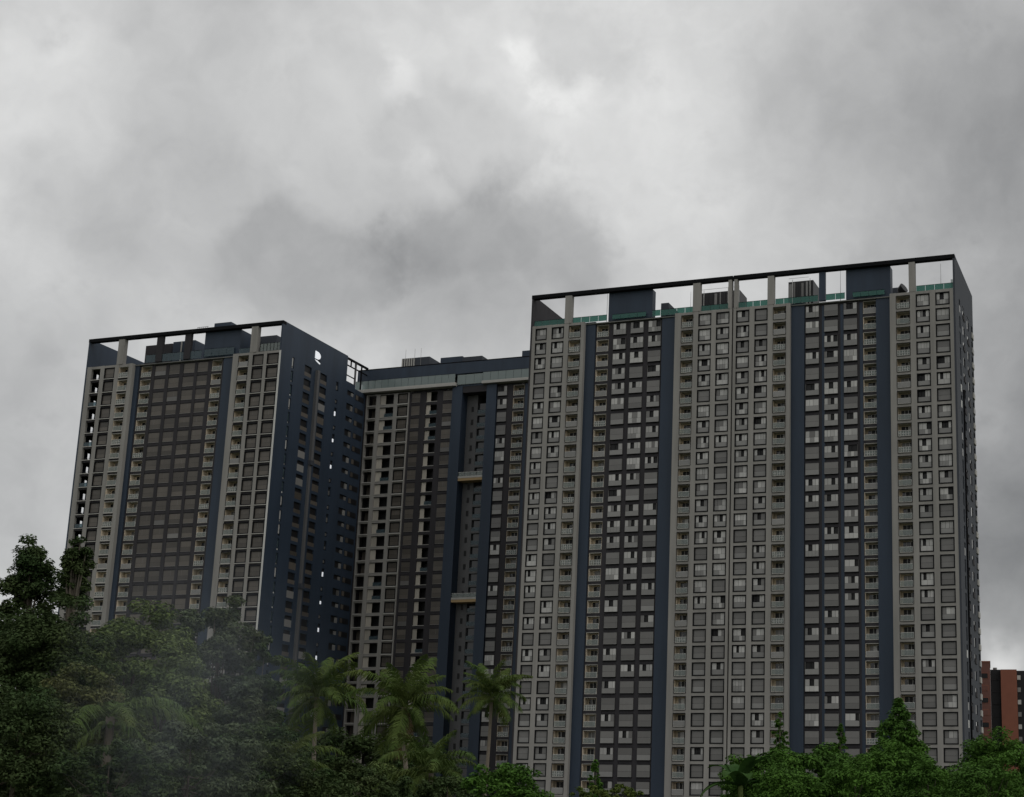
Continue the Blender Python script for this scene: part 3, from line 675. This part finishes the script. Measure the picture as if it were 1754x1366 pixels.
def palm(px, py, dist, label, size=1.0, n=22, seed=0, lean=(0, 0), first=0, dead=False, name='coconut_palm'):
    r = random.Random(seed+500); c = at(px, py, dist)
    root = add(name, None, None, (c.x, c.y, 0), label=label, cat='palm tree', group='palms in front of the towers')
    h = c.z; pts = []
    for i in range(7): t = i/6; pts.append((lean[0]*(1-t)**2, lean[1]*(1-t)**2, -.1+t*(h+.1)))
    m = MB().tube(pts, [.24, .19, .17, .16, .15, .14, .17], 'palm_bark', 9); add('trunk', m, root)
    for i in range(n):
        k = min(5 if dead else 4, first+int(((i+.5)/n)**1.25*((5.4 if dead else 4.9)-first))); a = i*2.39996+r.uniform(-.3, .3)
        o = add('frond', FRONDS[k], root, (0, 0, h+r.uniform(-.1, .15)), rz=a, scale=(size*r.uniform(.72, 1.15),)*3)
        o.rotation_euler = (r.uniform(-.4, .4), r.uniform(-.2, .28), a)
    cn = MB()
    for i in range(7):
        a = i*.9; x, y = .28*math.cos(a), .28*math.sin(a); cn.tube([(x, y, h-.18), (x*1.1, y*1.1, h-.3), (x*1.1, y*1.1, h-.42)], [.05, .13, .05], 'leaf_olive', 7)
    add('coconuts', cn, root); return root

G = 'trees at the left in front of the left tower'
tree(10, 896, 1210, 46, 76, 'leaf_dark', 'slender dark tree at the left edge, pale sky showing through its top', dens=.8, nclump=90, group=G, cl=(.2, .42), lf=1.0, shell=.3)
tree(84, 903, 1110, 23, 74, 'leaf_dark', 'narrow dark tree top standing right beside the left tower edge', dens=1.3, nclump=80, group=G, cl=(.3, .5), lf=1.0, shell=.3)
tree(-22, 1050, 1400, 75, 70, 'leaf_dark', 'dark tree cut by the left picture edge below the slender tree', group=G)
tree(78, 1062, 1400, 58, 72, 'leaf_olive', 'olive tree between the narrow dark tree top and the brownish tree', group=G)
tree(60, 1012, 1400, 120, 66, 'leaf_dark', 'wide dark tree below the two slender tree tops at far left', group=G)
tree(205, 1004, 1400, 118, 82, 'leaf_olive', 'olive green tree in front of the left tower dark bay', group=G)
tree(352, 998, 1400, 88, 86, 'leaf_grey', 'grey green rounded tree covering the base of the left tower navy band', group=G, nclump=120)
tree(425, 1085, 1410, 50, 84, 'leaf_dark', 'small dark tree at the foot of the left tower navy flank', group=G, dens=.9)
tree(262, 1105, 1380, 88, 64, 'leaf_olive', 'lighter olive tree with layered clumps in the middle of the left trees', group=G, nclump=120)
tree(112, 1125, 1370, 84, 58, 'leaf_brownish', 'brownish green tree low in the left tree mass', group=G)
tree(18, 1165, 1385, 100, 48, 'leaf_dark', 'near dark tree in the lower left corner', group=G)
tree(318, 1235, 1400, 130, 50, 'leaf_grey', 'near grey green tree at the bottom, smoke drifting over it', group=G)
tree(180, 1270, 1400, 110, 46, 'leaf_dark', 'near black green shrub at the bottom between the smoke and the left corner', group=G)
tree(400, 1150, 1410, 60, 78, 'leaf_grey', 'grey green tree right behind the smoke beside the navy flank', group='trees at the left in front of the left tower')
tree(440, 1225, 1400, 85, 70, 'leaf_dark', 'dark bushy tree left of the leftmost coconut palm', group=G)
tree(570, 1235, 1400, 95, 122, 'leaf_dark', 'dark tree behind the leftmost coconut palm', nclump=90)
tree(700, 1262, 1400, 95, 118, 'leaf_dark', 'dark tree under the middle coconut palm', nclump=90)
tree(610, 1310, 1400, 95, 76, 'leaf_dark', 'low dark shrub at the bottom between two low palms', cat='shrub', name='shrub')
tree(765, 1325, 1400, 60, 78, 'leaf_dark', 'low dark shrub at the bottom left of the glossy green shrub', cat='shrub', name='shrub')
for i, (x, tp, hw, ds, lm) in enumerate(((60, 1290, 90, 52, 'leaf_dark'), (235, 1300, 80, 56, 'leaf_olive'), (390, 1300, 70, 54, 'leaf_dark'), (500, 1300, 70, 95, 'leaf_dark'), (660, 1300, 60, 98, 'leaf_olive'), (560, 1330, 60, 70, 'leaf_dark'))):
    tree(x, tp, 1410, hw, ds, lm, ['dark understory bush in the lower left corner under the trees', 'olive understory bush at the bottom below the drooping palm', 'dark understory bush at the bottom right of the smoke',
         'dark understory bush below the leftmost coconut palm', 'olive understory bush below the middle coconut palm', 'small dark bush at the bottom edge between the low palms'][i], cat='shrub', name='shrub', group='understory bushes')
tree(862, 1300, 1420, 76, 70, 'leaf_green', 'glossy green rounded shrub below the right coconut palm', cat='shrub', name='shrub', lf=1.15)
tree(1018, 1302, 1400, 30, 76, 'leaf_green', 'small pointed sapling in front of the right tower first dark bay', cone=True, nclump=110, name='sapling', dens=1.4, cl=(.1, .22))
tree(1045, 1343, 1400, 72, 62, 'leaf_lime', 'low yellow green shrub at the bottom edge before the right tower', cat='shrub', name='shrub')
G = 'green trees in front of the right tower'
tree(1300, 1282, 1420, 74, 62, 'leaf_green', 'leafy green tree behind the banana plant', group=G, dens=1.4, lf=1.15)
tree(1405, 1268, 1420, 95, 66, 'leaf_green', 'broad bright green tree in the middle of the right-hand greenery', group=G, dens=1.4, nclump=120, lf=1.15)
tree(1525, 1272, 1430, 92, 63, 'leaf_green', 'broad green tree below the pointed conifer-like tree', group=G, dens=1.4, nclump=120)
tree(1541, 1200, 1345, 66, 78, 'leaf_green', 'pointed conifer-like tree before the right tower last bays', group=G, cone=True, nclump=220, dens=1.8, name='conical_tree', cl=(.18, .32))
tree(1640, 1308, 1430, 64, 60, 'leaf_green', 'low rounded green tree at the foot of the right tower corner', group=G, dens=1.4)
tree(1722, 1250, 1420, 78, 68, 'leaf_green', 'full green tree below the brick building at the right edge', group=G, dens=1.4, nclump=120)
for i, (x, tp, hw, ds) in enumerate(((1352, 1305, 66, 56), (1465, 1298, 72, 57), (1590, 1300, 60, 58), (1690, 1300, 80, 54), (1285, 1320, 48, 59))):
    tree(x, tp, 1430, hw, ds, 'leaf_green', ['leafy green bush right of the banana plant at the bottom', 'leafy green bush at the bottom in front of the broad bright green tree', 'green bush at the bottom just right of the pointed tree foot',
         'green bush at the bottom right corner below the full green tree', 'small green bush directly behind the banana plant stem'][i], cat='shrub', name='shrub', group='bushes of the right-hand greenery', dens=1.2)
tree(1335, 1222, 1300, 24, 72, 'leaf_green', 'thin sapling poking up above the right-hand greenery, pale leaves', group=G, dens=1.1, nclump=60, name='sapling', lf=1.0, cone=True, cl=(.1, .2))
tree(1440, 1240, 1300, 17, 73, 'leaf_green', 'tiny sapling between the thin sapling and the pointed tree', group=G, dens=1.1, nclump=50, name='sapling', lf=1.0, cone=True, cl=(.1, .2))

palm(543, 1195, 116, 'leftmost tall coconut palm before the navy flank', .86, 28, 1, lean=(.6, 0))
palm(692, 1212, 106, 'middle coconut palm with a slanting trunk and dry hanging fronds', .84, 28, 2, lean=(2.2, -.5), dead=True)
palm(842, 1196, 140, 'right coconut palm beside the right tower edge, thin trunk', .8, 28, 3, lean=(-.4, 0))
palm(478, 1318, 84, 'low palm at the bottom left of the leftmost coconut palm', .75, 18, 4)
palm(738, 1325, 92, 'low palm at the bottom right below the middle coconut palm', .75, 18, 5)
palm(190, 1228, 56, 'palm with drooping pale fronds among the left trees', .62, 9, 6, first=2)

# banana plant: large single leaves
def banana_leaf(L, Wd, a0, dr, seed):
    r = random.Random(seed); m = MB(); n = 9; x = z = 0.0; prev = None
    for i in range(n+1):
        t = i/n; a = a0-dr*t**1.4; w = Wd*math.sin(math.pi*min(1, .12+.88*t))**.6*.5+.02
        cur = [Vector((x, -w, z+.25*w)), Vector((x, 0, z)), Vector((x, w, z+.25*w))]
        if prev:
            m.poly([prev[0], prev[1], cur[1], cur[0]], 'banana_leaf'); m.poly([prev[1], prev[2], cur[2], cur[1]], 'banana_leaf')
        prev = cur; x += math.cos(a)*L/n; z += math.sin(a)*L/n
    return m.mesh('leaf')
BL = [banana_leaf(1.9, .5, 1.2-.25*i, 1.5, i) for i in range(5)]
c = at(1268, 1345, 58)
bp = add('banana_plant', None, None, (c.x, c.y, 0), label='banana plant with large arching leaves at the left of the right-hand greenery', cat='plant')
add('stem', MB().tube([(0, 0, -.1), (0.05, 0, 1.4), (0, 0, c.z)], [.16, .13, .1], 'leaf_olive', 8), bp)
for i in range(11):
    o = add('leaf', BL[i % 5], bp, (0, 0, c.z-.05*(i % 3)), rz=i*2.4+.4)

# ------------------------------------------------------------------ smoke drifting in front of the left trees
sm = bpy.data.materials.new('smoke'); sm.use_nodes = True; T = sm.node_tree; T.nodes.clear()
pv = N('ShaderNodeVolumePrincipled', T); pv.inputs['Color'].default_value = (.62, .68, .75, 1); pv.inputs['Anisotropy'].default_value = .2
tcs = N('ShaderNodeTexCoord', T)
ln_ = N('ShaderNodeVectorMath', T, operation='LENGTH'); T.links.new(tcs.outputs['Object'], ln_.inputs[0])
fall = math_('MAXIMUM', math_('SUBTRACT', 1.0, ln_.outputs['Value'], tree=T), 0.0, tree=T)
nz = math_('MAXIMUM', math_('SUBTRACT', noise(tcs.outputs['Object'], 2.4, 4, .6, tree=T), .33, tree=T), 0.0, tree=T)
T.links.new(math_('MULTIPLY', math_('MULTIPLY', fall, nz, tree=T), .26, tree=T), pv.inputs['Density'])
mo = N('ShaderNodeOutputMaterial', T); T.links.new(pv.outputs[0], mo.inputs['Volume'])
MATS['smoke'] = sm
c = at(325, 1190, 42)
o = add('smoke', MB().box(-1, 1, -1, 1, -1, 1, 'smoke'), None, c, scale=(4.6, 2.6, 4.6), label='thin bluish smoke drifting in front of the left trees', cat='smoke', kind='stuff')
